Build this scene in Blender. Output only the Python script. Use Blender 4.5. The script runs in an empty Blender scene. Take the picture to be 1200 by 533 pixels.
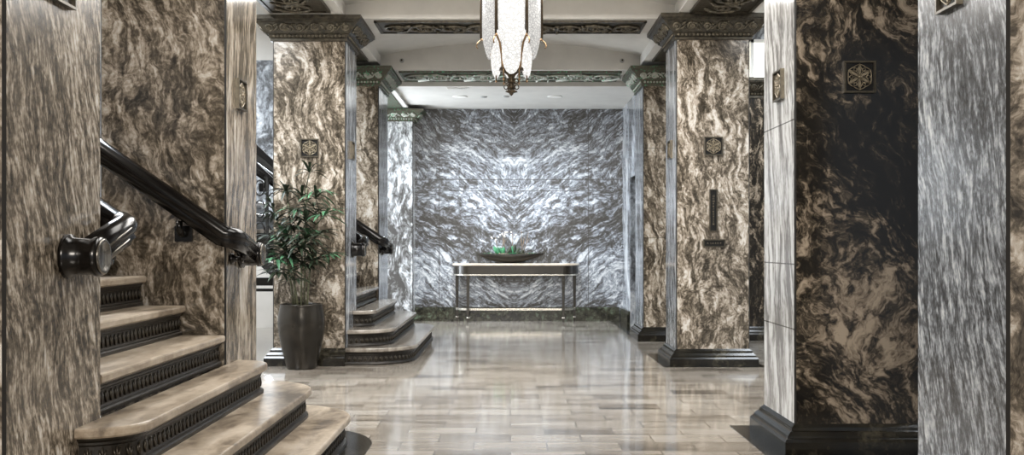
import bpy, bmesh, math, random
from mathutils import Vector, Matrix
R = math.radians
S = 1.12                      # one layout unit in metres
col = bpy.context.scene.collection
scn = bpy.context.scene
random.seed(7)

# ------------------------------------------------------------------ materials
def lin(c):
    return tuple((v/255/12.92 if v/255 <= .04045 else ((v/255+.055)/1.055)**2.4) for v in c)+(1,)

def newmat(name):
    m = bpy.data.materials.new(name); m.use_nodes = True
    nt = m.node_tree
    b = nt.nodes['Principled BSDF']
    return m, nt, b

def plain(name, c, rough=.5, metal=0, spec=.5, noise=0, nscale=8, bump=0, c2=None, stretch=(1,1,1)):
    m, nt, b = newmat(name)
    b.inputs['Base Color'].default_value = lin(c)
    b.inputs['Roughness'].default_value = rough
    b.inputs['Metallic'].default_value = metal
    b.inputs['Specular IOR Level'].default_value = spec
    if noise or bump or c2:
        tc = nt.nodes.new('ShaderNodeTexCoord')
        mp = nt.nodes.new('ShaderNodeMapping'); mp.inputs['Scale'].default_value = stretch
        nt.links.new(tc.outputs['Object'], mp.inputs['Vector'])
        n = nt.nodes.new('ShaderNodeTexNoise'); n.inputs['Scale'].default_value = nscale
        n.inputs['Detail'].default_value = 6; n.inputs['Roughness'].default_value = .65
        nt.links.new(mp.outputs['Vector'], n.inputs['Vector'])
        r = nt.nodes.new('ShaderNodeValToRGB')
        a = c; d = c2 if c2 else tuple(max(0, v*(1-noise)) for v in c)
        r.color_ramp.elements[0].position = .36; r.color_ramp.elements[0].color = lin(d)
        r.color_ramp.elements[1].position = .62; r.color_ramp.elements[1].color = lin(a)
        if c2 and 'verdigris' in name: r.color_ramp.elements[0].position = .37; r.color_ramp.elements[1].position = .44
        nt.links.new(n.outputs['Fac'], r.inputs['Fac'])
        nt.links.new(r.outputs['Color'], b.inputs['Base Color'])
        if bump:
            bp = nt.nodes.new('ShaderNodeBump'); bp.inputs['Strength'].default_value = bump
            bp.inputs['Distance'].default_value = .01
            nt.links.new(n.outputs['Fac'], bp.inputs['Height'])
            nt.links.new(bp.outputs['Normal'], b.inputs['Normal'])
    return m

def math_node(nt, op, a, bv=None):
    n = nt.nodes.new('ShaderNodeMath'); n.operation = op
    if isinstance(a, (int, float)): n.inputs[0].default_value = a
    else: nt.links.new(a, n.inputs[0])
    if bv is not None:
        if isinstance(bv, (int, float)): n.inputs[1].default_value = bv
        else: nt.links.new(bv, n.inputs[1])
    return n.outputs[0]

def marble(name, ramp, scale=3, stretch=(1,1,.35), rot=(0,0,0), warp=.5, wscale=1.4, seed=0,
           rough=.12, joints=(), vjoints=(), mirror=None, patch=.3, pscale=.9, detail=9, nrough=.68,
           vein=.35, vscale=None, jw=.004, speck=26, spk=.22, wdetail=3):
    """stone: domain-warped, stretched noise with thin ridged veins; joints are dark slab joints at object z (or x)"""
    m, nt, b = newmat(name)
    b.inputs['Roughness'].default_value = rough
    b.inputs['Specular IOR Level'].default_value = .5
    L = nt.links.new
    tc = nt.nodes.new('ShaderNodeTexCoord')
    vec = tc.outputs['Object']
    sep = nt.nodes.new('ShaderNodeSeparateXYZ'); L(vec, sep.inputs[0])
    if mirror is not None:
        ax = math_node(nt, 'ABSOLUTE', math_node(nt, 'SUBTRACT', sep.outputs['X'], mirror))
        cmb = nt.nodes.new('ShaderNodeCombineXYZ')
        L(ax, cmb.inputs['X']); L(sep.outputs['Y'], cmb.inputs['Y']); L(sep.outputs['Z'], cmb.inputs['Z'])
        vec = cmb.outputs[0]
    m1 = nt.nodes.new('ShaderNodeMapping'); m1.inputs['Rotation'].default_value = rot
    L(vec, m1.inputs['Vector'])
    wn = nt.nodes.new('ShaderNodeTexNoise'); wn.inputs['Scale'].default_value = wscale
    wn.inputs['Detail'].default_value = wdetail; wn.inputs['Roughness'].default_value = .5
    off = nt.nodes.new('ShaderNodeVectorMath'); off.operation = 'ADD'
    off.inputs[1].default_value = (seed*3.7, seed*1.9, seed*5.3)
    L(m1.outputs[0], off.inputs[0]); L(off.outputs[0], wn.inputs['Vector'])
    sb = nt.nodes.new('ShaderNodeVectorMath'); sb.operation = 'SUBTRACT'; sb.inputs[1].default_value = (.5,.5,.5)
    L(wn.outputs['Color'], sb.inputs[0])
    sc = nt.nodes.new('ShaderNodeVectorMath'); sc.operation = 'SCALE'; sc.inputs['Scale'].default_value = warp
    L(sb.outputs[0], sc.inputs[0])
    ad = nt.nodes.new('ShaderNodeVectorMath'); ad.operation = 'ADD'
    L(off.outputs[0], ad.inputs[0]); L(sc.outputs[0], ad.inputs[1])
    m2 = nt.nodes.new('ShaderNodeMapping'); m2.inputs['Scale'].default_value = stretch
    L(ad.outputs[0], m2.inputs['Vector'])
    n2 = nt.nodes.new('ShaderNodeTexNoise'); n2.inputs['Scale'].default_value = scale
    n2.inputs['Detail'].default_value = detail; n2.inputs['Roughness'].default_value = nrough
    n2.inputs['Distortion'].default_value = .25
    L(m2.outputs[0], n2.inputs['Vector'])
    # ridged veins
    n4 = nt.nodes.new('ShaderNodeTexNoise'); n4.inputs['Scale'].default_value = vscale or scale*1.3
    n4.inputs['Detail'].default_value = 5; n4.inputs['Roughness'].default_value = .6
    L(m2.outputs[0], n4.inputs['Vector'])
    rid = math_node(nt, 'MULTIPLY', math_node(nt, 'ABSOLUTE', math_node(nt, 'SUBTRACT', n4.outputs['Fac'], .5)), 6.0)
    rid = math_node(nt, 'MINIMUM', rid, 1.0)
    dark = math_node(nt, 'MULTIPLY', math_node(nt, 'SUBTRACT', 1.0, rid), -vein)
    # macro patches
    n3 = nt.nodes.new('ShaderNodeTexNoise'); n3.inputs['Scale'].default_value = pscale
    n3.inputs['Detail'].default_value = 2
    L(m2.outputs[0], n3.inputs['Vector'])
    pt = math_node(nt, 'MULTIPLY', math_node(nt, 'SUBTRACT', n3.outputs['Fac'], .5), patch*2)
    v = math_node(nt, 'ADD', math_node(nt, 'ADD', n2.outputs['Fac'], pt), math_node(nt, 'MULTIPLY', dark, .5))
    n5 = nt.nodes.new('ShaderNodeTexNoise'); n5.inputs['Scale'].default_value = speck; n5.inputs['Detail'].default_value = 3
    L(ad.outputs[0], n5.inputs['Vector'])
    v = math_node(nt, 'ADD', v, math_node(nt, 'MULTIPLY', math_node(nt, 'SUBTRACT', n5.outputs['Fac'], .5), spk))
    v = math_node(nt, 'ADD', v, vein*.12)
    cr = nt.nodes.new('ShaderNodeValToRGB')
    els = cr.color_ramp.elements
    els[0].position, els[0].color = ramp[0][0], lin(ramp[0][1])
    els[1].position, els[1].color = ramp[-1][0], lin(ramp[-1][1])
    for p, c in ramp[1:-1]:
        e = els.new(p); e.color = lin(c)
    L(v, cr.inputs['Fac'])
    out = cr.outputs['Color']
    jf = None
    for ax, js in (('Z', joints), ('X', vjoints)):
        for j in js:
            d = math_node(nt, 'LESS_THAN', math_node(nt, 'ABSOLUTE', math_node(nt, 'SUBTRACT', sep.outputs[ax], j*S)), jw)
            jf = d if jf is None else math_node(nt, 'MAXIMUM', jf, d)
    if jf is not None:
        mx = nt.nodes.new('ShaderNodeMix'); mx.data_type = 'RGBA'
        L(math_node(nt, 'MULTIPLY', jf, .7), mx.inputs['Factor'])
        L(out, mx.inputs[6]); mx.inputs[7].default_value = lin((45, 40, 34))
        out = mx.outputs[2]
    L(out, b.inputs['Base Color'])
    return m

def emit(name, c, strength):
    m, nt, b = newmat(name)
    b.inputs['Base Color'].default_value = lin(c)
    b.inputs['Emission Color'].default_value = lin(c)
    b.inputs['Emission Strength'].default_value = strength
    b.inputs['Roughness'].default_value = .4
    return m

WARM = [(.24,(44,39,31)), (.36,(84,76,65)), (.43,(122,112,99)), (.50,(156,146,133)), (.62,(194,189,181))]
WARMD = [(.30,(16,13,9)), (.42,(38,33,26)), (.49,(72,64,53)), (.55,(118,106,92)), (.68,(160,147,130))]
BROWN = [(.26,(54,48,40)), (.39,(96,87,75)), (.46,(136,125,111)), (.54,(166,156,142)), (.68,(202,198,191))]
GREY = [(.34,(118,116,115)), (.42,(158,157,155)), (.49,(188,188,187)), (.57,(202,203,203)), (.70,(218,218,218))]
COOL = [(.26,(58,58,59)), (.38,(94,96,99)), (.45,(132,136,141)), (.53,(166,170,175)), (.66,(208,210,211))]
BACK = [(.27,(46,43,38)), (.38,(78,77,77)), (.45,(112,115,121)), (.52,(146,151,158)), (.64,(210,212,214))]

M = {}
M['groove'] = plain('dark_joint', (18,15,12), .5)
M['plaster'] = plain('ceiling_plaster', (208,205,199), .75, noise=.04, nscale=3)
M['plaster_grey'] = plain('wall_plaster', (206,202,196), .8, noise=.05, nscale=2)
M['bronze'] = plain('dark_bronze', (80,74,62), .42, .55, noise=.45, nscale=22, bump=.35)
M['bronze_black'] = plain('black_bronze', (58,51,40), .35, .4, noise=.35, nscale=30)
M['patina'] = plain('verdigris_bronze', (80,76,64), .5, .35, c2=(84,150,114), nscale=34, bump=.3)
M['relief'] = plain('gilded_relief', (118,110,94), .42, .55, noise=.4, nscale=30)
M['relief_patina'] = plain('verdigris_relief', (168,168,158), .5, .3, c2=(84,156,116), nscale=26)
M['base'] = marble('black_green_marble', [(.3,(10,9,7)), (.5,(22,20,15)), (.62,(40,37,29)), (.78,(76,72,60))], 5, (1,1,1), warp=.3, rough=.16, vein=.2)
M['base_green'] = marble('green_marble', [(.3,(28,27,20)), (.46,(58,57,45)), (.58,(84,92,76)), (.74,(120,138,116))], 9, (1,1,1), warp=.3, rough=.18, vein=.3)
M['tread'] = marble('tan_tread_marble', [(.26,(78,68,57)), (.38,(128,115,99)), (.5,(158,145,128)), (.66,(180,168,153))], 5, (1,.35,1), warp=.25, rough=.3, vein=.25, patch=.15)
M['tread_grey'] = marble('grey_tread_marble', [(.22,(60,54,46)), (.36,(104,97,88)), (.5,(138,131,122)), (.72,(170,163,154))], 3.2, (1,.35,1), warp=.25, rough=.16, vein=.25, patch=.15, seed=3)
M['riser'] = plain('bronze_riser', (36,31,24), .38, .35, noise=.4, nscale=26, bump=.2)
M['rail'] = plain('black_lacquer_rail', (10,8,7), .2, 0, .4)
M['rail_metal_glint'] = plain('rail_metal_and_glint', (110,106,100), .25, .9)  # real metal on the collar, painted glints on the strips
M['iron'] = plain('wrought_iron', (20,18,15), .65, 0, .3)
M['pot'] = plain('glazed_charcoal_pot', (48,44,38), .27, .55, noise=.35, nscale=5, stretch=(1,1,1))
M['soil'] = plain('potting_soil', (42,36,28), .95, noise=.5, nscale=60, bump=.6)
M['cane'] = plain('palm_cane', (96,98,72), .6, noise=.4, nscale=20, stretch=(1,1,3))
M['leaf'] = plain('palm_leaf', (46,58,42), .42, 0, .35, c2=(26,33,25), nscale=6)
M['leaf_light'] = plain('palm_leaf_pale', (76,124,90), .42, 0, .35, c2=(46,70,50), nscale=9)
M['succulent'] = plain('succulent_leaf', (84,160,112), .45, 0, .5, c2=(48,96,66), nscale=18)
M['succulent_dark'] = plain('succulent_dark', (66,62,50), .5, c2=(48,70,50), nscale=20)
M['twig'] = plain('dry_twig', (140,118,94), .7, noise=.3, nscale=30)
M['blossom'] = plain('pale_blossom', (238,232,224), .6)
M['bowl'] = plain('dark_bronze_bowl', (44,39,31), .38, .5, noise=.3, nscale=12)
M['console'] = plain('dark_lacquer_console', (44,39,32), .24, .1, noise=.2, nscale=4)
M['gold'] = plain('pale_gold_band', (200,194,182), .25, .75)
M['console_top'] = plain('pale_stone_top', (214,198,178), .25, c2=(188,172,152), nscale=6)
M['plaque_black'] = plain('plaque_black', (10,9,8), .35, .2)
M['plaque_gold'] = plain('aged_brass', (156,144,122), .34, .6, noise=.25, nscale=40)
M['plaque_frame'] = plain('aged_brass_frame', (92,86,74), .34, .65, noise=.25, nscale=40)
M['door'] = plain('dark_elevator_bronze', (52,46,38), .3, .5, noise=.3, nscale=6)
M['brass'] = plain('antique_brass', (150,122,90), .3, .8, noise=.3, nscale=30)
M['chand_dark'] = plain('chandelier_bronze', (78,66,50), .35, .7, noise=.3, nscale=30)
M['white_trim'] = plain('white_trim', (230,228,222), .5)
M['grille'] = plain('grey_grille', (160,160,158), .6)
M['lamp'] = emit('downlight_lens', (255,244,224), 4.5)
M['window'] = emit('daylit_pane', (240,238,228), 1.15)

def glass_mat(name, lo, hi, scale):
    m, nt, b = newmat(name)
    tc = nt.nodes.new('ShaderNodeTexCoord')
    mp = nt.nodes.new('ShaderNodeMapping'); mp.inputs['Scale'].default_value = (1,1,1)
    vo = nt.nodes.new('ShaderNodeTexVoronoi'); vo.feature = 'DISTANCE_TO_EDGE'; vo.inputs['Scale'].default_value = scale
    nt.links.new(tc.outputs['Object'], mp.inputs['Vector']); nt.links.new(mp.outputs[0], vo.inputs['Vector'])
    r = nt.nodes.new('ShaderNodeValToRGB')
    r.color_ramp.elements[0].position = .02; r.color_ramp.elements[0].color = (lo, lo*.98, lo*.95, 1)
    r.color_ramp.elements[1].position = .2; r.color_ramp.elements[1].color = (hi, hi*.97, hi*.92, 1)
    nt.links.new(vo.outputs['Distance'], r.inputs['Fac'])
    nt.links.new(r.outputs['Color'], b.inputs['Emission Color'])
    b.inputs['Emission Strength'].default_value = 1
    b.inputs['Base Color'].default_value = (.05,.05,.05,1); b.inputs['Specular IOR Level'].default_value = .12
    b.inputs['Roughness'].default_value = .25
    bp = nt.nodes.new('ShaderNodeBump'); bp.inputs['Strength'].default_value = .5; bp.inputs['Distance'].default_value = .01
    nt.links.new(vo.outputs['Distance'], bp.inputs['Height']); nt.links.new(bp.outputs[0], b.inputs['Normal'])
    return m
M['glass_bright'] = glass_mat('lit_etched_glass_bright', .48, .80, 38)
M['glass_soft'] = glass_mat('lit_etched_glass', .24, .46, 45)

def floor_mat():
    m, nt, b = newmat('polished_floor_tiles')
    L = nt.links.new
    tc = nt.nodes.new('ShaderNodeTexCoord')
    br = nt.nodes.new('ShaderNodeTexBrick')
    br.offset = .5; br.squash = 1
    br.inputs['Scale'].default_value = 1
    br.inputs['Brick Width'].default_value = .44; br.inputs['Row Height'].default_value = .25
    br.inputs['Mortar Size'].default_value = .0055; br.inputs['Mortar Smooth'].default_value = .3
    br.inputs['Bias'].default_value = 0
    br.inputs['Color1'].default_value = (0,0,0,1); br.inputs['Color2'].default_value = (1,1,1,1)
    br.inputs['Mortar'].default_value = (.5,.5,.5,1)
    L(tc.outputs['Object'], br.inputs['Vector'])
    mp = nt.nodes.new('ShaderNodeMapping'); mp.inputs['Scale'].default_value = (.7, 3.2, 1)
    # each tile takes its own patch of stone
    ad = nt.nodes.new('ShaderNodeVectorMath'); ad.operation = 'ADD'
    sc = nt.nodes.new('ShaderNodeVectorMath'); sc.operation = 'SCALE'; sc.inputs['Scale'].default_value = 7
    L(br.outputs['Color'], sc.inputs[0]); L(tc.outputs['Object'], ad.inputs[0]); L(sc.outputs[0], ad.inputs[1])
    L(ad.outputs[0], mp.inputs['Vector'])
    n = nt.nodes.new('ShaderNodeTexNoise'); n.inputs['Scale'].default_value = 1.6; n.inputs['Detail'].default_value = 8
    n.inputs['Roughness'].default_value = .62; n.inputs['Distortion'].default_value = .6
    L(mp.outputs[0], n.inputs['Vector'])
    sp = nt.nodes.new('ShaderNodeSeparateColor'); L(br.outputs['Color'], sp.inputs[0])
    v = math_node(nt, 'ADD', n.outputs['Fac'], math_node(nt, 'MULTIPLY', math_node(nt, 'SUBTRACT', sp.outputs[0], .5), .26))
    cr = nt.nodes.new('ShaderNodeValToRGB'); e = cr.color_ramp.elements
    e[0].position = .24; e[0].color = lin((74,69,63)); e[1].position = .76; e[1].color = lin((150,144,136))
    for p, c in ((.36,(106,98,88)), (.46,(128,120,110)), (.6,(142,135,125))):
        x = e.new(p); x.color = lin(c)
    L(v, cr.inputs['Fac'])
    mx = nt.nodes.new('ShaderNodeMix'); mx.data_type = 'RGBA'
    L(math_node(nt, 'MULTIPLY', br.outputs['Fac'], .62), mx.inputs['Factor']); L(cr.outputs['Color'], mx.inputs[6])
    mx.inputs[7].default_value = lin((58,52,45))
    L(mx.outputs[2], b.inputs['Base Color'])
    b.inputs['Roughness'].default_value = .1
    b.inputs['IOR'].default_value = 1.95
    n2 = nt.nodes.new('ShaderNodeTexNoise'); n2.inputs['Scale'].default_value = 5; n2.inputs['Detail'].default_value = 2
    L(tc.outputs['Object'], n2.inputs['Vector'])
    bp = nt.nodes.new('ShaderNodeBump'); bp.inputs['Strength'].default_value = .03; bp.inputs['Distance'].default_value = .02
    L(n2.outputs['Fac'], bp.inputs['Height']); L(bp.outputs[0], b.inputs['Normal'])
    return m
M['floor'] = floor_mat()

# ------------------------------------------------------------------ mesh helpers
class MB:
    def __init__(s): s.v = []; s.f = []; s.m = []; s.sm = []
    def add(s, vs, fs, mi=0, smooth=False):
        o = len(s.v); s.v += [tuple(v) for v in vs]
        for f in fs: s.f.append(tuple(i+o for i in f)); s.m.append(mi); s.sm.append(smooth)
    def box(s, x0, x1, y0, y1, z0, z1, mi=0, bev=0):
        if bev <= 0:
            vs = [(x,y,z) for z in (z0,z1) for y in (y0,y1) for x in (x0,x1)]
            s.add(vs, [(0,2,3,1),(4,5,7,6),(0,1,5,4),(2,6,7,3),(0,4,6,2),(1,3,7,5)], mi)
        else:
            s.loft([ring_rect(x0,x1,y0,y1,z,-o) for z,o in ((z0,bev),(z0+bev,0),(z1-bev,0),(z1,bev))], mi)
    def loft(s, rings, mi=0, smooth=False, cap=True, closed=True):
        n = len(rings[0]); vs = [p for r in rings for p in r]; fs = []
        for i in range(len(rings)-1):
            for j in range(n if closed else n-1):
                k = (j+1) % n
                fs.append((i*n+j, i*n+k, (i+1)*n+k, (i+1)*n+j))
        if cap:
            fs.append(tuple(reversed(range(n)))); b = (len(rings)-1)*n; fs.append(tuple(b+j for j in range(n)))
        s.add(vs, fs, mi, smooth)
    def tube(s, pts, r, n=6, mi=0, smooth=True, closed=False):
        pts = [Vector(p) for p in pts]; rr = r if isinstance(r, (list, tuple)) else [r]*len(pts)
        rings = []; up = None
        for i, p in enumerate(pts):
            a = pts[i-1] if i > 0 else (pts[-2] if closed else pts[0]); b = pts[i+1] if i < len(pts)-1 else (pts[1] if closed else pts[-1])
            t = (b-a)
            if t.length < 1e-9: t = Vector((0,0,1))
            t.normalize()
            if up is None: up = t.orthogonal().normalized()
            else:
                up = up - t*up.dot(t)
                up = up.normalized() if up.length > 1e-6 else t.orthogonal().normalized()
            w = t.cross(up)
            rings.append([p+(up*math.cos(2*math.pi*k/n)+w*math.sin(2*math.pi*k/n))*rr[i] for k in range(n)])
        s.loft(rings, mi, smooth, cap=not closed)
    def lathe(s, prof, n=24, c=(0,0,0), mi=0, smooth=True, axis='Z'):
        rings = []
        for r, z in prof:
            ring = []
            for k in range(n):
                a = 2*math.pi*k/n; p = (r*math.cos(a), r*math.sin(a), z)
                if axis == 'Y': p = (p[0], p[2], -p[1])
                if axis == 'X': p = (p[2], p[0], p[1])
                ring.append((p[0]+c[0], p[1]+c[1], p[2]+c[2]))
            rings.append(ring)
        s.loft(rings, mi, smooth)
    def ball(s, c, r, sc=(1,1,1), n=8, mi=0):
        prof = [(max(.0005, math.sin(math.pi*i/6))*r, -math.cos(math.pi*i/6)*r) for i in range(7)]
        rings = [[(c[0]+q*math.cos(2*math.pi*k/n)*sc[0], c[1]+q*math.sin(2*math.pi*k/n)*sc[1], c[2]+z*sc[2]) for k in range(n)] for q, z in prof]
        s.loft(rings, mi, True)
    def build(s, name, mats, parent=None, loc=(0,0,0)):
        me = bpy.data.meshes.new(name)
        me.from_pydata([(a*S, b*S, c*S) for a,b,c in s.v], [], s.f)
        me.polygons.foreach_set('material_index', s.m)
        me.polygons.foreach_set('use_smooth', s.sm)
        for mt in (mats if isinstance(mats, (list, tuple)) else [mats]): me.materials.append(mt)
        bm = bmesh.new(); bm.from_mesh(me); bmesh.ops.recalc_face_normals(bm, faces=bm.faces); bm.to_mesh(me); bm.free()
        me.update()
        o = bpy.data.objects.new(name, me); col.objects.link(o)
        o.location = Vector(loc)*S
        if parent: o.parent = parent
        return o

def ring_rect(x0,x1,y0,y1,z,o=0, mult=(1,1,1,1)):
    """rectangle grown by o; mult = (x0,x1,y0,y1) sides"""
    a, b, c, d = mult
    return [(x0-o*a,y0-o*c,z),(x1+o*b,y0-o*c,z),(x1+o*b,y1+o*d,z),(x0-o*a,y1+o*d,z)]

def tag(o, label=None, cat=None, group=None, kind=None):
    if label: o['label'] = label
    if cat: o['category'] = cat
    if group: o['group'] = group
    if kind: o['kind'] = kind
    return o
def thing(name, loc, label, cat, group=None):
    o = bpy.data.objects.new(name, None); col.objects.link(o)
    o.empty_display_size = .1; o.location = Vector(loc)*S
    return tag(o, label, cat, group)
def struct(o): o['kind'] = 'structure'; return o

def relief(mb, O, U, V, N, length, height, pitch=None, mi=0, tr=None, seed=0):
    """running acanthus scroll: alternating spirals with rosettes and leaves on a plane (O origin at lower left)"""
    O, U, V, N = map(Vector, (O, U, V, N))
    h = height; tr = tr or h*.07
    pitch = pitch or h*1.05
    n = max(1, round(length/pitch)); p = length/n
    P = lambda u, v, w=0: O+U*u+V*v+N*w
    for i in range(n):
        c = (i+.5)*p; sg = 1 if i % 2 == 0 else -1
        pts = []
        for k in range(15):
            t = k/14; a = math.pi*(-.5+sg*0)+t*math.pi*3.1; r = h*.43*(1-.78*t)
            pts.append(P(c+r*math.cos(a)*sg, h*.5+r*math.sin(a)*sg, tr*.5))
        mb.tube(pts, [tr*(1.1-.4*k/14) for k in range(15)], 5, mi)
        # rosette
        for k in range(5):
            a = 2*math.pi*k/5; q = P(c+h*.09*math.cos(a), h*.5+h*.09*math.sin(a), tr*.8)
            mb.ball(q, tr*.85, n=5, mi=mi)
        # stem running to the next scroll, with loose leaf lobes
        rr = random.Random(seed*31+i)
        if i < n-1:
            mb.tube([P(c+h*.43*sg*.2, h*(.5-.43*sg), tr*.5), P(c+p*.45, h*(.5-.2*sg), tr*.7), P(c+p*.7, h*(.5+.3*sg), tr*.5)], [tr*.6, tr*.9, tr*.5], 4, mi)
        for k in range(7):
            a = rr.uniform(0, 6.28); q0 = P(c+p*rr.uniform(.25,.7), h*rr.uniform(.12,.88), tr*.5)
            ln_ = h*rr.uniform(.1,.2)
            q1 = q0+U*math.cos(a)*ln_*.6+V*math.sin(a)*ln_*.6+N*tr*.5; q2 = q0+U*math.cos(a+.6)*ln_+V*math.sin(a+.6)*ln_
            if i < n-1: mb.tube([q0, q1, q2], [tr*.5, tr*1.15, tr*.35], 4, mi)

# ------------------------------------------------------------------ the setting
XF = 1.466                   # inner faces of the pillars
mb = MB(); mb.box(-6,6,-4,15,-.1,0); struct(mb.build('floor', M['floor']))

# dark inlaid border slabs round the pillars (flush with the floor)
tn = [0]
def trim(mb, mat, parent=None):
    tn[0] += 1
    return struct(mb.build('trim_%d' % tn[0], mat, parent))
def inlay(x0,x1,y0,y1):
    mb = MB(); mb.box(x0,x1,y0,y1,0,.003); trim(mb, M['base'])
inlay(1.305, 2.25, 2.94, 3.84); inlay(1.305, 2.25, 5.06, 6.09); inlay(1.345, 2.25, 8.98, 10.08)
inlay(1.40, 1.56, 12.2, 14.34)

BZ = 3.09
# cross beams, longitudinal beams
cross = [(2.95,3.74,BZ), (5.22,5.98,BZ), (9.13,9.75,BZ), (11.58,12.36,3.05)]
for i, (a, b, z) in enumerate(cross):
    mb = MB(); mb.box(-XF, XF, a, b, z, 3.5)
    o = trim(mb, M['plaster'])
    p = MB(); w = 1.227 if i < 3 else 1.27; y0, y1 = a+.07, b-.05
    p.box(-w, w, y0, y1, z-.012, z, 0)
    p.box(-w, w, y0, y0+.03, z-.02, z-.012); p.box(-w, w, y1-.03, y1, z-.02, z-.012)
    p.box(-w, -w+.03, y0, y1, z-.02, z-.012); p.box(w-.03, w, y0, y1, z-.02, z-.012)
    po = p.build('soffit_panel', M['bronze'] if i < 3 else M['patina'], o)
    q = MB(); relief(q, (-w+.04, y1-.07, z-.014), (1,0,0), (0,-1,0), (0,0,-1), 2*w-.08, (y1-y0)-.14, pitch=.27, tr=.016)
    q.build('scrollwork', M['relief'] if i < 3 else M['relief_patina'], po)
for sgn in (-1, 1):
    x0, x1 = sorted((sgn*XF, sgn*2.13))
    mb = MB(); mb.box(x0, x1, -4, 12.36, BZ+.005, 3.6)
    o = trim(mb, M['plaster'])
    for (a, b) in ((-1.5,2.78), (3.85,5.08), (6.1,8.84), (9.95,11.2)):
        p = MB(); xa, xb = sorted((sgn*1.55, sgn*2.075))
        p.box(xa, xb, a, b, BZ-.009, BZ+.005)
        for (u0,u1,v0,v1) in ((xa,xa+.03,a,b),(xb-.03,xb,a,b),(xa,xb,a,a+.03),(xa,xb,b-.03,b)): p.box(u0,u1,v0,v1,BZ-.019,BZ-.009)
        po = p.build('soffit_panel', M['bronze'], o)
        q = MB(); relief(q, (xa+.07, a+.05, BZ-.011), (0,1,0), (1,0,0), (0,0,-1), b-a-.1, xb-xa-.14, pitch=.3, tr=.016)
        q.build('scrollwork', M['relief'], po)
# barrel-vaulted coffers between the cross beams
def vault(a, b):
    mb = MB(); n = 24; lo, up = [], []
    for k in range(n+1):
        x = -XF+2*XF*k/n; z = 3.21+.15*(1-(x/XF)**2)
        lo.append((x, z)); up.append((x, z+.05))
    prof = lo+up[::-1]
    mb.loft([[(x, a, z) for x, z in prof], [(x, b, z) for x, z in prof]], 0, False)
    struct(mb.build('ceiling', M['plaster']))
vault(-4, 2.95); vault(3.74, 5.22); vault(5.98, 9.13); vault(9.75, 11.58)
# dropped flat ceiling of the rear bay
mb = MB(); mb.box(-2.8, 1.75, 12.36, 14.6, 2.984, 3.05); struct(mb.build('ceiling', M['plaster']))
# aisle ceilings
for sgn in (-1, 1):
    x0, x1 = sorted((sgn*2.13, sgn*6)); mb = MB(); mb.box(x0, x1, -4, 15, 3.95, 4.0); struct(mb.build('ceiling', M['plaster']))

# rear wall: bookmatched slabs
c0 = .055
bk = marble('bookmatched_marble', BACK, 12, (.22,1,1), rot=(0,R(33),0), warp=.7, wscale=1.1, seed=2, rough=.34, detail=9, nrough=.74, wdetail=5, speck=30, spk=.3, mirror=c0*S, joints=(1.99,1.83), vjoints=(-1.0,1.1), patch=.26, pscale=1.8, vein=.4, jw=.006)
mb = MB(); mb.box(-4.2, 1.75, 14.42, 14.6, 0, 2.984); struct(mb.build('wall_back', bk))
mb = MB(); mb.loft([ring_rect(-1.9,1.53,14.40,14.42,z,o,(0,0,1,0)) for o,z in ((.03,0),(.03,.15),(.015,.18),(.0,.195))]); struct(mb.build('baseboard_back', M['base_green']))
# right side wall of the rear bay, with the elevator doorway
sw = marble('grey_side_marble', COOL, 3, (1,.8,.4), rot=(R(20),0,0), warp=.5, seed=6, rough=.15, vein=.3)
mb = MB()
mb.box(1.58,1.75,13.5,14.42,0,2.984); mb.box(1.58,1.75,12.15,12.6,0,2.984); mb.box(1.58,1.75,12.6,13.5,1.955,2.984)
struct(mb.build('wall_right', sw))
mb = MB(); mb.box(1.70,1.74,12.6,13.5,0.0,1.955); mb.box(1.69,1.70,12.62,13.04,.02,1.93); mb.box(1.69,1.70,13.06,13.48,.02,1.93)
struct(mb.build('door_1', M['door']))
mb = MB(); mb.loft([ring_rect(1.56,1.58,13.5,14.38,z,o,(1,0,0,0)) for o,z in ((.02,0),(.02,.15),(.0,.195))]); struct(mb.build('baseboard_right', M['base_green']))
# outer aisles
am = marble('aisle_marble', COOL, 4, (1,1,.6), warp=.5, seed=9, rough=.2)
mb = MB(); mb.box(-6,-2.6,13.2,13.35,1.25,3.45); struct(mb.build('wall_aisle', am))
mb = MB(); mb.box(-6,-2.6,13.22,13.35,0,1.25); mb.box(-6,-2.6,13.22,13.35,3.45,3.95); struct(mb.build('wall_aisle', M['plaster_grey']))
mb = MB(); mb.box(-6.1,-6,-4,13.3,0,3.95); struct(mb.build('wall_left', M['plaster_grey']))
mb = MB(); mb.box(-6,-5.98,11.2,13.2,2.25,2.72); mb.box(-6,-5.95,11.2,13.2,2.72,2.8); trim(mb, M['bronze'])
mb = MB(); mb.box(6,6.1,-4,13.3,0,3.95); struct(mb.build('wall_right', M['plaster_grey']))
mb = MB(); mb.box(2.1,6,13.2,13.35,0,3.05); mb.box(2.1,2.45,13.2,13.35,3.05,3.95); mb.box(5.2,6,13.2,13.35,3.05,3.95); mb.box(2.45,5.2,13.2,13.35,3.72,3.95)
struct(mb.build('wall_aisle', am))
mb = MB(); mb.box(2.45,5.2,13.27,13.3,3.05,3.72); wo = struct(mb.build('window_1', M['window']))
mb = MB()
for x in (2.45,3.1,3.8,4.5,5.16): mb.box(x,x+.04,13.2,13.27,3.05,3.72)
mb.box(2.45,5.2,13.2,13.27,3.05,3.13); mb.box(2.45,5.2,13.2,13.27,3.68,3.72)
mb.build('window_frame', M['white_trim'], wo)
mb = MB(); mb.box(2.2,5.3,13.06,13.2,2.98,3.05); trim(mb, M['white_trim'])

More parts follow.
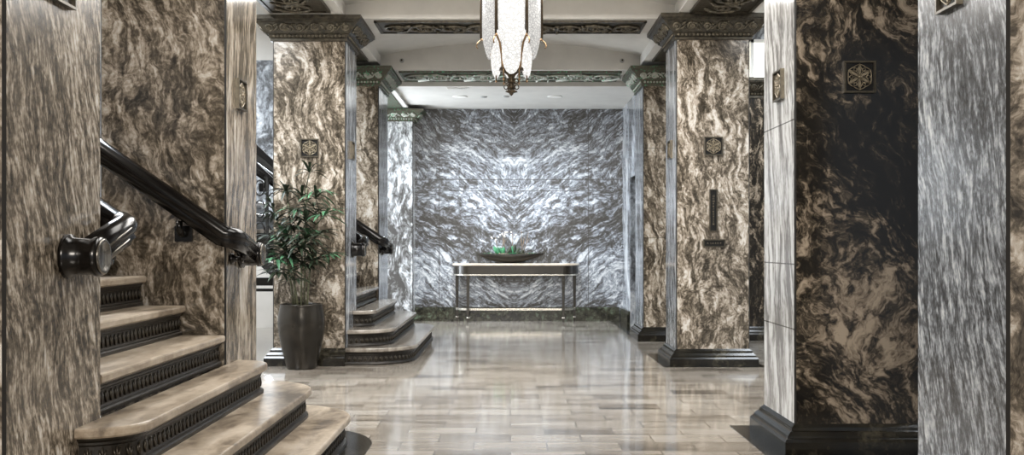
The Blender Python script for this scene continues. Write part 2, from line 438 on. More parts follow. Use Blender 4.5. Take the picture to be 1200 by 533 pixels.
# ------------------------------------------------------------------ pillars
def pillar(name, label, x0, x1, y0, y1, mats, cap=(2.885,3.09), basemult=(1,1,1,1), patina=False, shaft_top=None, group=None, capmult=(1,1,1,1), cat='pillar'):
    cx, cy = (x0+x1)/2, (y0+y1)/2
    t = thing(name, (cx,cy,0), label, cat, 'marble pillars of the hall'); t['kind'] = 'thing'
    hx, hy = (x1-x0)/2, (y1-y0)/2
    zb, zt = cap
    # shaft with a thin dark arris joint at its corners
    mb = MB(); b = .009
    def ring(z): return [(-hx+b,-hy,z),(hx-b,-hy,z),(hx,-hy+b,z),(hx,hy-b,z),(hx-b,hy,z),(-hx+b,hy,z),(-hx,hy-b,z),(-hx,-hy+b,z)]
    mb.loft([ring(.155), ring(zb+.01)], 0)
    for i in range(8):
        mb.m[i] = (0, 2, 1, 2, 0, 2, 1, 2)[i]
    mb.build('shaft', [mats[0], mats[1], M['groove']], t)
    mb = MB()
    prof = ((.066,0),(.066,.07),(.058,.085),(.05,.088),(.046,.10),(.03,.118),(.022,.122),(.018,.138),(.004,.15),(.0,.155))
    mb.loft([ring_rect(-hx,hx,-hy,hy,z,o,basemult) for o,z in prof]); mb.build('base', M['base'], t)
    mb = MB(); H = zt-zb; K = H/.205
    prof = ((.0,0),(.018,0),(.018,.022),(.008,.026),(.014,.03),(.03,.058),(.04,.062),(.05,.07),(.12,.145),(.142,.158),(.142,.164),(.156,.17),(.156,.205))
    mb.loft([ring_rect(-hx,hx,-hy,hy,zb+z*K,o,capmult) for o,z in prof])
    co = mb.build('capital', M['patina'] if patina else M['bronze'], t)
    # beads and running scroll on each side
    q = MB(); sl = Vector((0,.07,.075)).normalized()
    for (O, U, out, ln) in (((-hx,-hy),(1,0),(0,-1),2*hx), ((hx,-hy),(0,1),(1,0),2*hy), ((hx,hy),(-1,0),(0,1),2*hx), ((-hx,hy),(0,-1),(-1,0),2*hy)):
        U3 = Vector((U[0],U[1],0)); o3 = Vector((out[0],out[1],0))
        mlt = {(-1,0):capmult[0],(1,0):capmult[1],(0,-1):capmult[2],(0,1):capmult[3]}[out]
        if mlt == 0: continue
        O3 = Vector((O[0],O[1],zb+.076*K))
        V3 = (o3*.07+Vector((0,0,.075))*K).normalized(); N3 = U3.cross(V3); N3 = N3 if N3.dot(o3) > 0 else -N3
        hh = math.hypot(.062,.068*K)
        ea = 0 if capmult[3] == 0 and out[0] == -1 else .08; eb = 0 if capmult[3] == 0 and out[0] == 1 else .08
        relief(q, O3+o3*.056-U3*ea, U3, V3, N3, ln+ea+eb, hh, pitch=.13, tr=.0105)
        nb = int(ln/.034)
        for k in range(nb):
            q.ball(O3+U3*((k+.5)*ln/nb)+o3*.026-Vector((0,0,.032*K)), .0125, n=6)
    q.build('scrollwork', M['relief_patina'] if patina else M['relief'], co)
    return t

def wm(seed, ramp=WARM, **k):
    a = dict(scale=13, stretch=(1,1,.24), rot=(0,R(8),0), warp=.55, wscale=1.6, seed=seed, rough=.16, patch=.12, pscale=2.5, vein=.4, vscale=9, detail=9, nrough=.74, wdetail=5, speck=40, spk=.3)
    a.update(k); return marble('warm_marble', ramp, **a)
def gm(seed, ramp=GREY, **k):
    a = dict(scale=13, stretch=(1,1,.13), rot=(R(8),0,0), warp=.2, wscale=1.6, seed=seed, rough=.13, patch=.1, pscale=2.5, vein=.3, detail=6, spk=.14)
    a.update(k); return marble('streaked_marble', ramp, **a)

W = .65
pillar('marble_pillar', 'marble pillar at the left edge with brown streaked side, in front of the near stairs', -XF-W, -XF, 2.97, 3.67,
       (wm(11), gm(12, BROWN, rough=.21, scale=24, rot=(R(-14),0,0), stretch=(1,1,.24), warp=.2, vein=.4, spk=.3, speck=45, nrough=.74, detail=8)), basemult=(1,0,1,0))
pillar('marble_pillar', 'marble pillar at the right edge with blue-grey diagonal streaks on its side', XF, XF+W, 3.02, 3.69,
       (wm(13), gm(14, COOL, rough=.21, scale=24, rot=(R(16),0,0), stretch=(1,1,.24), warp=.2, vein=.4, spk=.3, speck=45, nrough=.74, detail=8)))
pillar('marble_pillar', 'brown swirled marble pillar behind the near stairs and their black handrail', -XF-W, -XF, 5.28, 5.92,
       (wm(15, rot=(0,R(4),0)), gm(16, BROWN)), basemult=(1,0,0,1))
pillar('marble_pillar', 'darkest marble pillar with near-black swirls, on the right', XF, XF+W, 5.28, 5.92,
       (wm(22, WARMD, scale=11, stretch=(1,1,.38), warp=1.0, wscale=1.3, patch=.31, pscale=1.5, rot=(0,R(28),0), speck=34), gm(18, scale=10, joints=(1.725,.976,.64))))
pillar('marble_pillar', 'marble pillar behind the potted palm, left of the far stairs', -XF-W, -XF, 9.12, 9.76,
       (wm(19), gm(20, COOL)), basemult=(1,0,1,0))
pillar('marble_pillar', 'warm marble pillar on the right carrying the floor indicator', XF, XF+W, 9.05, 9.65,
       (wm(21), gm(24, COOL)))
pillar('marble_pillar', 'jointed marble pillar behind the far stairs under a green-tinged capital', -XF-W, -XF, 11.42, 12.25,
       (wm(25, BROWN, joints=(2.13,1.15), stretch=(1,1,.25), patch=.3), gm(26, COOL)), cap=(2.84,3.045), basemult=(1,0,0,1), patina=True)
pillar('marble_pillar', 'jointed marble pillar by the elevator doorway, far right before the rear wall', 1.48, 1.48+W, 11.42, 12.12,
       (wm(27, BROWN, joints=(2.15,1.15), stretch=(1,1,.25)), gm(28, COOL)), cap=(2.84,3.045), patina=True, basemult=(1,1,1,0), capmult=(1,1,1,0))
pillar('marble_pillar', 'white-veined pilaster against the left end of the rear wall', -2.0, -1.34, 14.12, 14.42,
       (marble('white_veined', [(.24,(70,68,66)), (.36,(124,124,124)), (.43,(168,170,172)), (.5,(206,207,206)), (.62,(236,234,230))], 6, (1,1,.35), warp=.6, seed=31, rough=.15, joints=(2.08,1.15), vein=.4), gm(32)),
       cap=(2.77,2.93), basemult=(1,0,1,0), patina=True, capmult=(1,1,1,0), cat='pilaster')
pillar('marble_pillar', 'sliver of dark marble pillar in the right aisle, under the bright window', 2.45, 3.1, 11.5, 12.1,
       (wm(34, WARMD), gm(35)), cap=(2.72,2.93))

# longitudinal beam from the far left pillar to the pilaster, with its ornament panel
mb = MB(); mb.box(-2.05,-1.40,12.36,14.42,2.945,2.984); o = trim(mb, M['plaster'])
p = MB(); p.box(-1.98,-1.47,12.5,14.0,2.935,2.945); p.build('soffit_panel', M['patina'], o)

# ------------------------------------------------------------------ staircases
RISE, GO = .153, .2025
def stair_outline(o, k, y0, y1, ov, rad):
    """plan of one of the three lowest steps, grown by o; nose side is +x"""
    xn = -.86-GO*(k-1)+o; r = rad+o; a, b = y0-ov-o, y1+ov+o; xf = -XF+.001
    pts = [(xf, a)]
    for j in range(11):
        t = R(-90+9*j); pts.append((xn-r+r*math.cos(t), a+r+r*math.sin(t)))
    for j in range(11):
        t = R(9*j); pts.append((xn-r+r*math.cos(t), b-r+r*math.sin(t)))
    pts.append((xf, b))
    return pts
def staircase(label, y0, y1, treadm, n=12):
    yc = (y0+y1)/2
    t = thing('staircase', (-XF, yc, 0), label, 'staircase', 'marble staircases on the left')
    L = lambda pts, z: [(x+XF, y-yc, z) for x, y in pts]
    for k in range(1, n+1):
        z1 = RISE*k; z0 = z1-RISE; zt = z1-.036
        tm, rm, dm = MB(), MB(), MB()
        tp = ((-.006,zt),(0,zt+.007),(0,z1-.009),(-.003,z1-.003),(-.009,z1))
        rp = ((-.018,z0),(-.018,z0+.014),(-.022,z0+.02),(-.034,z0+.024),(-.036,z0+.028),(-.036,zt-.032),(-.03,zt-.026),(-.03,zt-.018),(-.02,zt-.008),(-.018,zt))
        if k <= 3:
            ov = (.66,.56,.23)[k-1]; rad = (.46,.40,.20)[k-1]
            tm.loft([L(stair_outline(o,k,y0,y1,ov,rad), z) for o, z in tp])
            rm.loft([L(stair_outline(o,k,y0,y1,ov,rad), z) for o, z in rp])
            path = stair_outline(-.036,k,y0,y1,ov,rad)
        else:
            xn = -.86-GO*(k-1); xb = xn-GO-.05
            a, b = y0+.012, y1-.012
            tm.loft([L([(xb,a),(xn+o,a),(xn+o,b),(xb,b)], z) for o, z in tp])
            rm.loft([L([(xb,a),(xn+o,a),(xn+o,b),(xb,b)], z) for o, z in rp])
            path = [(xn-.036,a),(xn-.036,b)]
        tm.build('tread', treadm, t)
        # a row of small palmettes along the riser
        if k <= 7:
            acc = .03
            for i in range(len(path)-1):
                A, B = Vector(path[i]), Vector(path[i+1]); d = (B-A).length; u = (B-A).normalized() if d > 0 else Vector((1,0))
                nrm = Vector((u.y, -u.x))
                while acc < d:
                    c = A+u*acc; zc = z0+.034; hh = zt-.036-zc
                    for (du, h1) in ((0,1),(-.010,.8),(.010,.8)):
                        pts = []
                        for (q, w) in ((0,.3),(.5,1),(1,.25)):
                            e = c+u*(du*(.2+q)); pts.append((e.x+nrm.x*.003+XF, e.y+nrm.y*.003-yc, zc+hh*h1*q))
                        rm.tube(pts, [.003,.0062,.002], 4, 1)
                    acc += .047
                acc -= d
        rm.build('riser', [M['riser'], M['bronze_black']], t)
    return t
staircase('near staircase with tan marble treads and dark ornamented risers, bottom left', 3.67, 5.28, M['tread'])
staircase('far staircase with greyish treads beyond the potted palm', 9.76, 11.42, M['tread_grey'])
# flush dark floor slab curving round the near stairs, and round the far stairs
for (y0, y1) in ((3.67,5.28),):
    mb = MB(); pts = stair_outline(.115, 1, y0, y1, .66, .46)
    mb.loft([[(x,y,0) for x,y in pts], [(x,y,.003) for x,y in pts]]); trim(mb, M['base'])

# ------------------------------------------------------------------ handrails
def rail_profile():
    # (side, up) rounded grip with a groove on each side
    return [(1.3*a_, 1.3*b_) for a_, b_ in [(-.016,-.042),(.016,-.042),(.020,-.030),(.030,-.022),(.024,-.012),(.032,-.002),(.034,.014),(.026,.032),(.010,.041),(-.010,.041),(-.026,.032),(-.034,.014),(-.032,-.002),(-.024,-.012),(-.030,-.022),(-.020,-.030)]]
def handrail(label, yface, s, x_end=-1.395, zc=1.105, zend=1.035, x_top=-3.1, slope=.72, run=.37, up=1, brackets=(-1.68,-2.35)):
    """rail along a pillar face at y = yface (s = -1: rail stands on the near side), wrapping round to the inner face"""
    y = yface+s*.085
    t = thing('handrail', (x_end, y, zc), label, 'handrail', 'black handrails of the two staircases')
    pts = [Vector((x_top, y, zc+slope*(x_end-.10-x_top)))]
    for j in range(7):
        a = R(90*j/6); r = .06
        pts.append(Vector((x_end-r+r*math.sin(a), y-s*(r-r*math.cos(a)), zc+slope*.03*(1-j/6))))
    pts.append(Vector((x_end, y-s*run, zend)))
    rings = []
    for i, p in enumerate(pts):
        a = pts[max(0,i-1)]; b = pts[min(len(pts)-1,i+1)]; d = b-a; d.z *= .0 if False else 1; d.normalize()
        side = Vector((d.y,-d.x,0)).normalized(); upv = side.cross(d)
        if upv.z < 0: upv = -upv
        rings.append([tuple(p-Vector((x_end,y,zc))+side*u+upv*v) for u, v in rail_profile()])
    mb = MB(); mb.loft(rings, 0, True); mb.build('grip', M['rail'], t)
    # end block: collar ring and turned-down scroll end fixed to the inner face
    e = pts[-1]-Vector((x_end,y,zc))
    cxx = e.x+.03; xw = -XF-x_end                # reach from the pillar face to the cap
    mb = MB()
    mb.lathe([(.001,xw+.001),(.074,xw+.001),(.074,xw+.016),(.062,xw+.022),(.060,cxx-.012),(.066,cxx-.004),(.066,cxx+.012),(.058,cxx+.018),(.001,cxx+.018)], 28, (0, e.y, e.z-.006), axis='X')
    mb.build('scroll_end', M['rail'], t)
    mb = MB()
    mb.lathe([(.046,cxx+.017),(.058,cxx+.017),(.060,cxx+.022),(.056,cxx+.026),(.048,cxx+.026),(.044,cxx+.021)], 28, (0, e.y, e.z-.006), axis='X')
    mb.build('collar', M['rail_metal_glint'], t)
    # glints on the black grip, modelled as bright strips along the wrapped section
    mb = MB()
    q0 = pts[-3]-Vector((x_end,y,zc))
    for (dx, dz) in ((.043,.016),(.035,-.026)):
        mb.tube([(q0.x+dx*.4+.0, q0.y, q0.z+dz),(e.x+dx, q0.y-s*.06, q0.z+(e.z-q0.z)*.15+dz),(e.x+dx, e.y+s*.06, e.z+.012+dz)], .005, 6)
    mb.build('glint_strip', M['rail_metal_glint'], t)
    for bx in brackets:
        zz = zc+slope*(x_end-.10-bx)-zc; xx = bx-x_end
        mb = MB()
        mb.box(xx-.045, xx+.045, s*-.085, s*-.065, zz-.14, zz-.06) if s < 0 else mb.box(xx-.045, xx+.045, -.085, -.065, zz-.14, zz-.06)
        mb.tube([(xx, -s*.07, zz-.10),(xx, -s*.03, zz-.10),(xx, 0, zz-.075),(xx,0,zz-.035)], .018, 8)
        mb.build('bracket', M['rail'], t)
    # bracket on the inner face: two turned studs
    zz = (e.z*.45); yy = -s*run*.45
    mb = MB()
    mb.lathe([(.03,-.07),(.03,-.055),(.014,-.045),(.014,-.02),(.02,-.01),(.02,.0)], 12, (0, yy, zz-.065), axis='X')
    mb.tube([(0,yy,zz-.065),(0,yy,zz-.03)], .014, 8)
    mb.build('bracket', M['rail'], t)
    return t
handrail('long black handrail sloping across the brown pillar behind the near stairs', 5.28, -1, zc=1.10, zend=1.03)
handrail('black handrail end with modelled glint strips, wrapping round the left edge pillar', 3.67, 1, zc=1.13, zend=1.045)
handrail('small black handrail end at the palm-side pillar of the far stairs', 9.76, 1)
handrail('black handrail across the jointed pillar behind the far stairs', 11.42, -1)

# wrought iron stair railing in the left aisle and landing balustrade
def scroll_panel(mb, O, U, V, N, w, h):
    relief(mb, O, U, V, N, w, h, pitch=h*.8, tr=h*.045)
t = thing('stair_railing', (-2.6,9.69,0), 'iron stair railing sloping down in the gap left of the palm pillar', 'railing')
sl = .95
def rz(x, z): return z+sl*(-2.36-x)
mb = MB()
for (z, hh) in ((1.95,.075),(1.80,.035)):
    mb.loft([[(-3.4+2.6,dy,rz(-3.4,z)+dz) for dy,dz in ((-.03,-hh/2),(.03,-hh/2),(.03,hh/2),(-.03,hh/2))], [(-2.2+2.6,dy,rz(-2.2,z)+dz) for dy,dz in ((-.03,-hh/2),(.03,-hh/2),(.03,hh/2),(-.03,hh/2))]])
mb.build('top_rail', M['rail'], t)
mb = MB()
mb.loft([[(-3.4+2.6,dy,rz(-3.4,.93)+dz) for dy,dz in ((-.04,-.05),(.04,-.05),(.04,.05),(-.04,.05))], [(-2.2+2.6,dy,rz(-2.2,.93)+dz) for dy,dz in ((-.04,-.05),(.04,-.05),(.04,.05),(-.04,.05))]])
mb.build('stringer', M['iron'], t)
for i in range(10):
    x = -3.3+i*.125; mb = MB(); mb.box(x+2.6-.012, x+2.6+.012, -.012, .012, rz(x,.96), rz(x,1.79)); 
    for (q, r_) in ((1.15,.045),(1.35,.05),(1.55,.045)):
        pts = [(x+2.6+.055+r_*math.cos(a), 0, rz(x,q)+r_*math.sin(a)*1.6) for a in [k*math.pi/6 for k in range(13)]]
        mb.tube(pts, .008, 5)
    mb.build('baluster', M['iron'], t)
t = thing('balustrade', (-2.7,10.4,0), 'low iron balustrade with a scroll panel under the sloping railing', 'railing')
mb = MB(); mb.box(-.8,.3,-.04,.04,.66,.74); mb.box(-.8,.3,-.025,.025,.60,.63); mb.build('top_rail', M['iron'], t)
mb = MB(); mb.box(-.02,.02,-.02,.02,0,.66); mb.box(.09,.11,-.012,.012,0.18,.52); mb.build('post', M['iron'], t)
mb = MB()
for i in range(5):
    for sx in (-1,1):
        pts = [(.055+sx*.02+.03*math.cos(a)*sx, 0, .22+i*.062+.03*math.sin(a)) for a in [k*math.pi/5 for k in range(11)]]
        mb.tube(pts, .007, 5)
mb.box(.02,.11,-.01,.01,.51,.525); mb.box(.02,.11,-.01,.01,.175,.19)
mb.build('scroll_panel', M['iron'], t)

# ------------------------------------------------------------------ plaques (square rosette grilles)
def plaque(label, loc, face, size=.163):
    """face: '-y' front face, '+x' / '-x' side faces"""
    t = thing('wall_plaque', loc, label, 'plaque', 'rosette plaques on the pillars')
    t.rotation_euler = {'-y':(0,0,0), '+x':(0,0,R(90)), '-x':(0,0,R(-90))}[face]
    h = size/2
    mb = MB(); f = .009
    for (x0,x1,z0,z1) in ((-h,h,h-f,h),(-h,h,-h,-h+f),(-h,-h+f,-h+f,h-f),(h-f,h,-h+f,h-f)): mb.box(x0,x1,-.022,0,z0,z1)
    mb.build('frame', M['plaque_frame'], t)
    mb = MB(); mb.box(-h+f,h-f,-.008,-.001,-h+f,h-f); mb.build('backing', M['plaque_black'], t)
    mb = MB(); r = h*.80; y = -.014
    for k in range(6):
        a = R(90+60*k); a2 = R(90+60*(k+1))
        d = Vector((math.cos(a),0,math.sin(a))); n = Vector((-math.sin(a),0,math.cos(a)))
        # lens shaped petal (solid) with rim
        pet = []
        for j in range(9):
            q = j/8; pet.append((q, .11*math.sin(math.pi*q)))
        up = [d*(r*.12+r*.75*q)+n*(w*r) for q, w in pet]; dn = [d*(r*.12+r*.75*q)-n*(w*r) for q, w in pet]
        loop = up+dn[-2:0:-1]
        mb.loft([[(p.x,-.008,p.z) for p in loop],[(p.x,-.015,p.z) for p in loop]])
        # pointed star outline and rim arc
        P1 = d*r; d2 = Vector((math.cos(a2),0,math.sin(a2))); P2 = d2*r; mid = (d+d2).normalized()
        I = mid*r*.50
        for chain in ((P1, I), (P2, I), (I, mid*r*.12)):
            mb.tube([(p.x,y,p.z) for p in chain], r*.03, 5)
        arc = [(d*(1-q)+d2*q).normalized()*r*(.9+.1*abs(2*q-1)) for q in [i/6 for i in range(7)]]
        mb.tube([(p.x,y,p.z) for p in arc], r*.04, 5)
        b1 = mid*r*.84
        for s_ in (-1,1):
            side = Vector((-mid.z,0,mid.x))
            mb.tube([((I+side*0).x,y,I.z),((mid*r*.68+side*s_*r*.13).x,y,(mid*r*.68+side*s_*r*.13).z),(b1.x,y,b1.z)], r*.028, 5)
        mb.ball((P1.x,y,P1.z), r*.06, n=6)
    mb.lathe([(r*.14,0),(r*.14,.006),(r*.06,.012),(.001,.013)], 10, (0,-.008,0), axis='Y') if False else mb.ball((0,y,0), r*.12, n=8)
    mb.build('rosette', M['plaque_gold'], t)
    return t
ZP = 1.94
plaque('square rosette plaque on the front of the palm-side pillar', (-2.12+.335,9.12,ZP-.005), '-y')
plaque('square rosette plaque above the floor indicator', (XF+.328,9.05,ZP+.005), '-y')
plaque('largest square rosette plaque, on the darkest pillar', (1.797,5.28,ZP), '-y')
plaque('rosette plaque on the streaked side of the left edge pillar, cut off by the top', (-XF,3.33,ZP), '+x')
plaque('rosette plaque on the grey side of the pillar behind the near stairs', (-XF,5.54,1.885), '+x')
plaque('rosette plaque on the pale side of the darkest pillar', (XF,5.56,ZP), '-x')
plaque('rosette plaque on the side of the right edge pillar, cut off by the top', (XF,3.40,ZP), '-x')
plaque('thin rosette plaque on the narrow side of the palm-side pillar', (-XF,9.44,ZP), '+x')
plaque('thin rosette plaque on the narrow side of the floor-indicator pillar', (XF,9.34,ZP), '-x')

# floor indicator and small sign on the right pillar
def letters(txt, size, loc, parent, mat, name):
    cu = bpy.data.curves.new(name, 'FONT'); cu.body = txt; cu.size = size*S; cu.extrude = .001; cu.align_x = 'CENTER'; cu.align_y = 'CENTER'
    tmp = bpy.data.objects.new('tmp', cu); col.objects.link(tmp)
    dg = bpy.context.evaluated_depsgraph_get(); dg.update()
    me = bpy.data.meshes.new_from_object(tmp.evaluated_get(dg)); bpy.data.objects.remove(tmp)
    me.materials.clear(); me.materials.append(mat)
    me.transform(Matrix.Rotation(R(90), 4, 'X')); me.transform(Matrix.Translation(Vector(loc)*S))
    o = bpy.data.objects.new(name, me); col.objects.link(o); o.parent = parent
    return o
def frame_plate(t, w, h, f, dep=.018):
    mb = MB()
    for (x0,x1,z0,z1) in ((-w,w,h-f,h),(-w,w,-h,-h+f),(-w,-w+f,-h+f,h-f),(w-f,w,-h+f,h-f)): mb.box(x0,x1,-dep,0,z0,z1)
    mb.build('frame', M['plaque_frame'], t)
    mb = MB(); mb.box(-w+f,w-f,-.010,-.001,-h+f,h-f); mb.build('panel', M['plaque_black'], t)
xp = XF+.327
t = thing('floor_indicator', (xp,9.05,1.08+(286-246.5)*9.05/1200), 'tall narrow black floor indicator with a column of numerals', 'indicator')
frame_plate(t, .036, .187, .009)
seq = ['12','11','10','9','8','7','6','5','4','3','2','M']
for i, s_ in enumerate(seq): letters(s_, .022, (0,-.0105,.125-i*.0225), t, M['plaque_gold'], 'numeral')
t = thing('lettered_sign', (xp+.008,9.049,1.08+(286-285)*9.05/1200), 'small wide black sign with faint brass letters below the floor indicator', 'sign')
frame_plate(t, .098, .036, .011)
for x_, ch in ((-.058,'A'),(-.03,'S'),(-.012,'A'),(.011,'A'),(.032,'E'),(.055,'P')): letters(ch, .019, (x_,-.0105,0), t, M['plaque_gold'], 'letter')

# ------------------------------------------------------------------ potted palm
pc = (-1.815, 8.90, 0)
t = thing('potted_palm', pc, 'tall bushy palm in a dark glazed pot before the left pillar', 'potted plant')
prof = [(.06,0),(.118,0),(.126,.012),(.150,.10),(.180,.22),(.199,.33),(.204,.39),(.200,.46),(.190,.52),(.184,.545),(.186,.555),(.182,.562),(.172,.562),(.168,.55),(.165,.52),(.05,.515)]
mb = MB(); mb.lathe(prof, 40); mb.build('pot', M['pot'], t)
mb = MB(); mb.lathe([(.001,.50),(.168,.50),(.160,.535),(.001,.542)], 24); mb.build('soil', M['soil'], t)
rng = random.Random(4)
def palm_leaf(base, az, el, pl, bl, nb):
    """petiole with a fan of drooping blades"""
    mb = MB()
    d = Vector((math.cos(az)*math.cos(el), math.sin(az)*math.cos(el), math.sin(el)))
    side = Vector((-math.sin(az), math.cos(az), 0))
    P0 = Vector(base); P1 = P0+d*pl*.6; P2 = P0+d*pl-Vector((0,0,pl*.06))
    if P2.y > .14: P2.y = .14
    mb.tube([P0,P1,P2], [.005,.004,.0035], 5, 0)
    for i in range(nb):
        f = (i/(nb-1)-.5)*2 if nb > 1 else 0
        ang = f*R(82)
        b = (d*math.cos(ang)+side*math.sin(ang)); b.z += rng.uniform(-.1,.12); b.normalize()
        ln = bl*(1-.22*abs(f))*rng.uniform(.85,1.12); w = .0145*rng.uniform(.85,1.2)
        droop = rng.uniform(.35,.85)
        wd = b.cross(Vector((0,0,1)));
        wd = wd.normalized() if wd.length > .1 else side
        L_, C_, R_ = [], [], []
        for j in range(7):
            q = j/6; c = P2+b*ln*q-Vector((0,0,droop*ln*q*q*.75)); hw = w*(math.sin(math.pi*min(1,q*.92+.06))**.7)
            if j == 6: hw = .0006
            L_.append(c+wd*hw+Vector((0,0,hw*.35))); C_.append(c); R_.append(c-wd*hw+Vector((0,0,hw*.35)))
        vs = [Vector((v.x, v.y if v.y < .13 else .13+(v.y-.13)*.16, v.z)) for v in L_+C_+R_]; fs = []
        for j in range(6):
            fs += [(j,j+1,8+j,7+j),(7+j,8+j,15+j,14+j)]
        mb.add(vs, fs, 0, True)
    return mb
canes = [(-.05,-.02,.90,-.06,.0), (.02,.03,1.04,.02,-.02), (.055,-.03,.84,.11,-.03), (-.08,.04,.78,-.15,.02), (.01,-.06,.66,.03,-.09), (-.02,-.05,.5,-.11,-.06)]
for (bx, by, hgt, lx, ly) in canes:
    pts = []
    for j in range(8):
        q = j/7; pts.append(Vector((bx+lx*q**1.5, by+ly*q**1.5, .53+hgt*q)))
    mb = MB(); mb.tube(pts, [.0095-.0005*j for j in range(8)], 7); mb.build('cane', M['cane'], t)
    nl = max(5, int(12*hgt))
    for i in range(nl):
        q = 1-.72*(i/nl); j = q*7; i0 = min(6, int(j)); p = pts[i0].lerp(pts[i0+1], j-i0)
        az = i*2.4+bx*40
        if math.sin(az) > .3: az = -az            # keep clear of the pillar behind
        el = R(rng.uniform(15,50)) if i > 0 else R(70)
        lf = palm_leaf(p, az, el, rng.uniform(.10,.17), rng.uniform(.19,.28), rng.choice((6,7,8,8)))
        lf.build('leaf', M['leaf_light'] if rng.random() < .16 else M['leaf'], t)

# ------------------------------------------------------------------ console table and its bowl
yw = 14.41
cx = .077
t = thing('console_table', (cx, yw-.14, 0), 'dark console table with pale top and metal bands against the rear wall', 'console table')
def dshape(hw, dep, o, n=10):
    """bow-ended plan: straight front, rounded ends; back on the wall"""
    back = .125; front = back-dep
    pts = [(hw+o, back), ]
    rx, ry = .22, dep*.86
    for j in range(n+1):
        a = R(90*j/n); pts.append((hw-rx+(rx+o)*math.cos(a), front+ry-(ry+o)*math.sin(a)))
    for j in range(n+1):
        a = R(90-90*j/n); pts.append((-hw+rx-(rx+o)*math.cos(a), front+ry-(ry+o)*math.sin(a)))
    pts.append((-hw-o, back))
    return pts
DP = .29
def dloft(prof, mat, name, hw=.875, dep=DP):
    mb = MB(); mb.loft([[(x,y,z) for x,y in dshape(hw,dep,o)] for o,z in prof]); return mb.build(name, mat, t)
dloft(((.004,.782),(.012,.788),(.012,.805),(.006,.812)), M['console_top'], 'tabletop')
dloft(((0,.665),(0,.782)), M['console'], 'apron')
dloft(((.004,.645),(.006,.648),(.006,.662),(.002,.665)), M['gold'], 'metal_band')
def band(z0, z1, w, name):
    o = dshape(.845, DP-.03, 0); i = dshape(.845-w, DP-.03-w, 0)
    mb = MB(); n = len(o)
    vs = [(x,y,z) for z in (z0,z1) for x,y in o]+[(x,y,z) for z in (z0,z1) for x,y in i]
    fs = []
    for k in range(n-1):
        fs += [(k,k+1,n+k+1,n+k),(2*n+k,3*n+k,3*n+k+1,2*n+k+1),(k,2*n+k,2*n+k+1,k+1),(n+k,n+k+1,3*n+k+1,3*n+k)]
    fs += [(0,n,3*n,2*n),(n-1,3*n-1,4*n-1,2*n-1)]
    mb.add(vs, fs); return mb.build(name, M['gold'], t)
band(.165,.195,.03,'stretcher')
for (x, y) in ((-.66,-.135),(.655,-.135),(-.822,.085),(.822,.085)):
    mb = MB(); mb.loft([[(x+a*w,y+b_*w,z) for a,b_ in ((-1,-1),(1,-1),(1,1),(-1,1))] for w,z in ((.012,.0),(.014,.05),(.0235,.645))])
    lg = mb.build('leg', M['console'], t)
    mb = MB(); mb.lathe([(.022,.055),(.026,.058),(.026,.068),(.022,.072)], 12, (x,y,0)); mb.build('ferrule', M['gold'], lg)

bx0 = (597.5-598)*14.2/1200
t = thing('planter_bowl', (bx0, 14.27, .812), 'long boat-shaped bowl of succulents and twigs on the console table', 'planter')
mb = MB(); n = 25; rings = []
for i in range(n):
    u = -1+2*i/(n-1); hw = max(.004, .11*(1-u*u)**.8); dp = max(.004, .118*(1-abs(u)**1.9)); zr = .118+.014*u*u
    ring = []
    for k in range(11):
        a = math.pi*k/10; ring.append((u*.475, -hw*math.cos(a), zr-dp*math.sin(a)**.8 if 0<k<10 else zr))
    ir = [(u*.475*.985, y*.9, max(z+.012, zr-.02)) for (x,y,z) in ring[::-1]]
    rings.append(ring+ir)
mb.loft(rings, 0, True); mb.build('bowl', M['bowl'], t)
rng = random.Random(12)
mb = MB()
for i in range(130):
    u = rng.uniform(-.82,.86); hw = .085*(1-u*u)**.8; q = (u*.475, rng.uniform(-hw,hw), .118+rng.uniform(0,.018))
    mb.ball(q, rng.uniform(.007,.014), n=6)
mb.build('gravel', M['plaque_gold'], t)
def leafblade(mb, p, d, ln, w, up=Vector((0,0,1))):
    d = Vector(d).normalized(); s_ = d.cross(up); s_ = s_.normalized() if s_.length > .05 else Vector((1,0,0)); n_ = s_.cross(d)
    rings = []
    for q, f in ((0,.35),(.3,.9),(.6,1),(.85,.6),(1,.08)):
        c = Vector(p)+d*ln*q-Vector((0,0,ln*.2*q*q))
        rings.append([c+s_*w*f, c+n_*w*f*.25, c-s_*w*f, c-n_*w*f*.25])
    mb.loft(rings, 0, True)
for i in range(26):                                     # small rosettes trailing along the bowl
    u = -.8+1.55*rng.random()**1.1; c = (u*.475, rng.uniform(-.06,.03)*(1-u*u), .125+rng.uniform(0,.012))
    mb = MB()
    for k in range(9):
        a = k*2.4; e = .35+.6*k/9
        leafblade(mb, c, (math.cos(a)*math.cos(e), math.sin(a)*math.cos(e), math.sin(e)), rng.uniform(.022,.038), .007)
    mb.build('succulent', M['succulent'] if rng.random() < .7 else M['succulent_dark'], t)
for (u, dx, h, w, mt) in ((-.36,-.35,.13,.022,'succulent'),(-.32,-.1,.11,.022,'succulent'),(-.22,.15,.11,.024,'succulent'),(-.15,-.5,.12,.022,'succulent'),(-.1,.5,.10,.022,'succulent_dark'),(.05,-.2,.12,.02,'succulent_dark'),(.12,.05,.15,.022,'succulent_dark'),(.16,.5,.11,.02,'succulent_dark'),(.1,-.1,.13,.015,'succulent'),(.34,.2,.07,.02,'succulent_dark'),(.3,-.4,.06,.02,'succulent_dark')):
    mb = MB(); leafblade(mb, (u*.475,-.01,.12), (dx,-.15,1), h*1.25, w*1.25, Vector((0,1,0))); mb.build('leaf', M[mt], t)
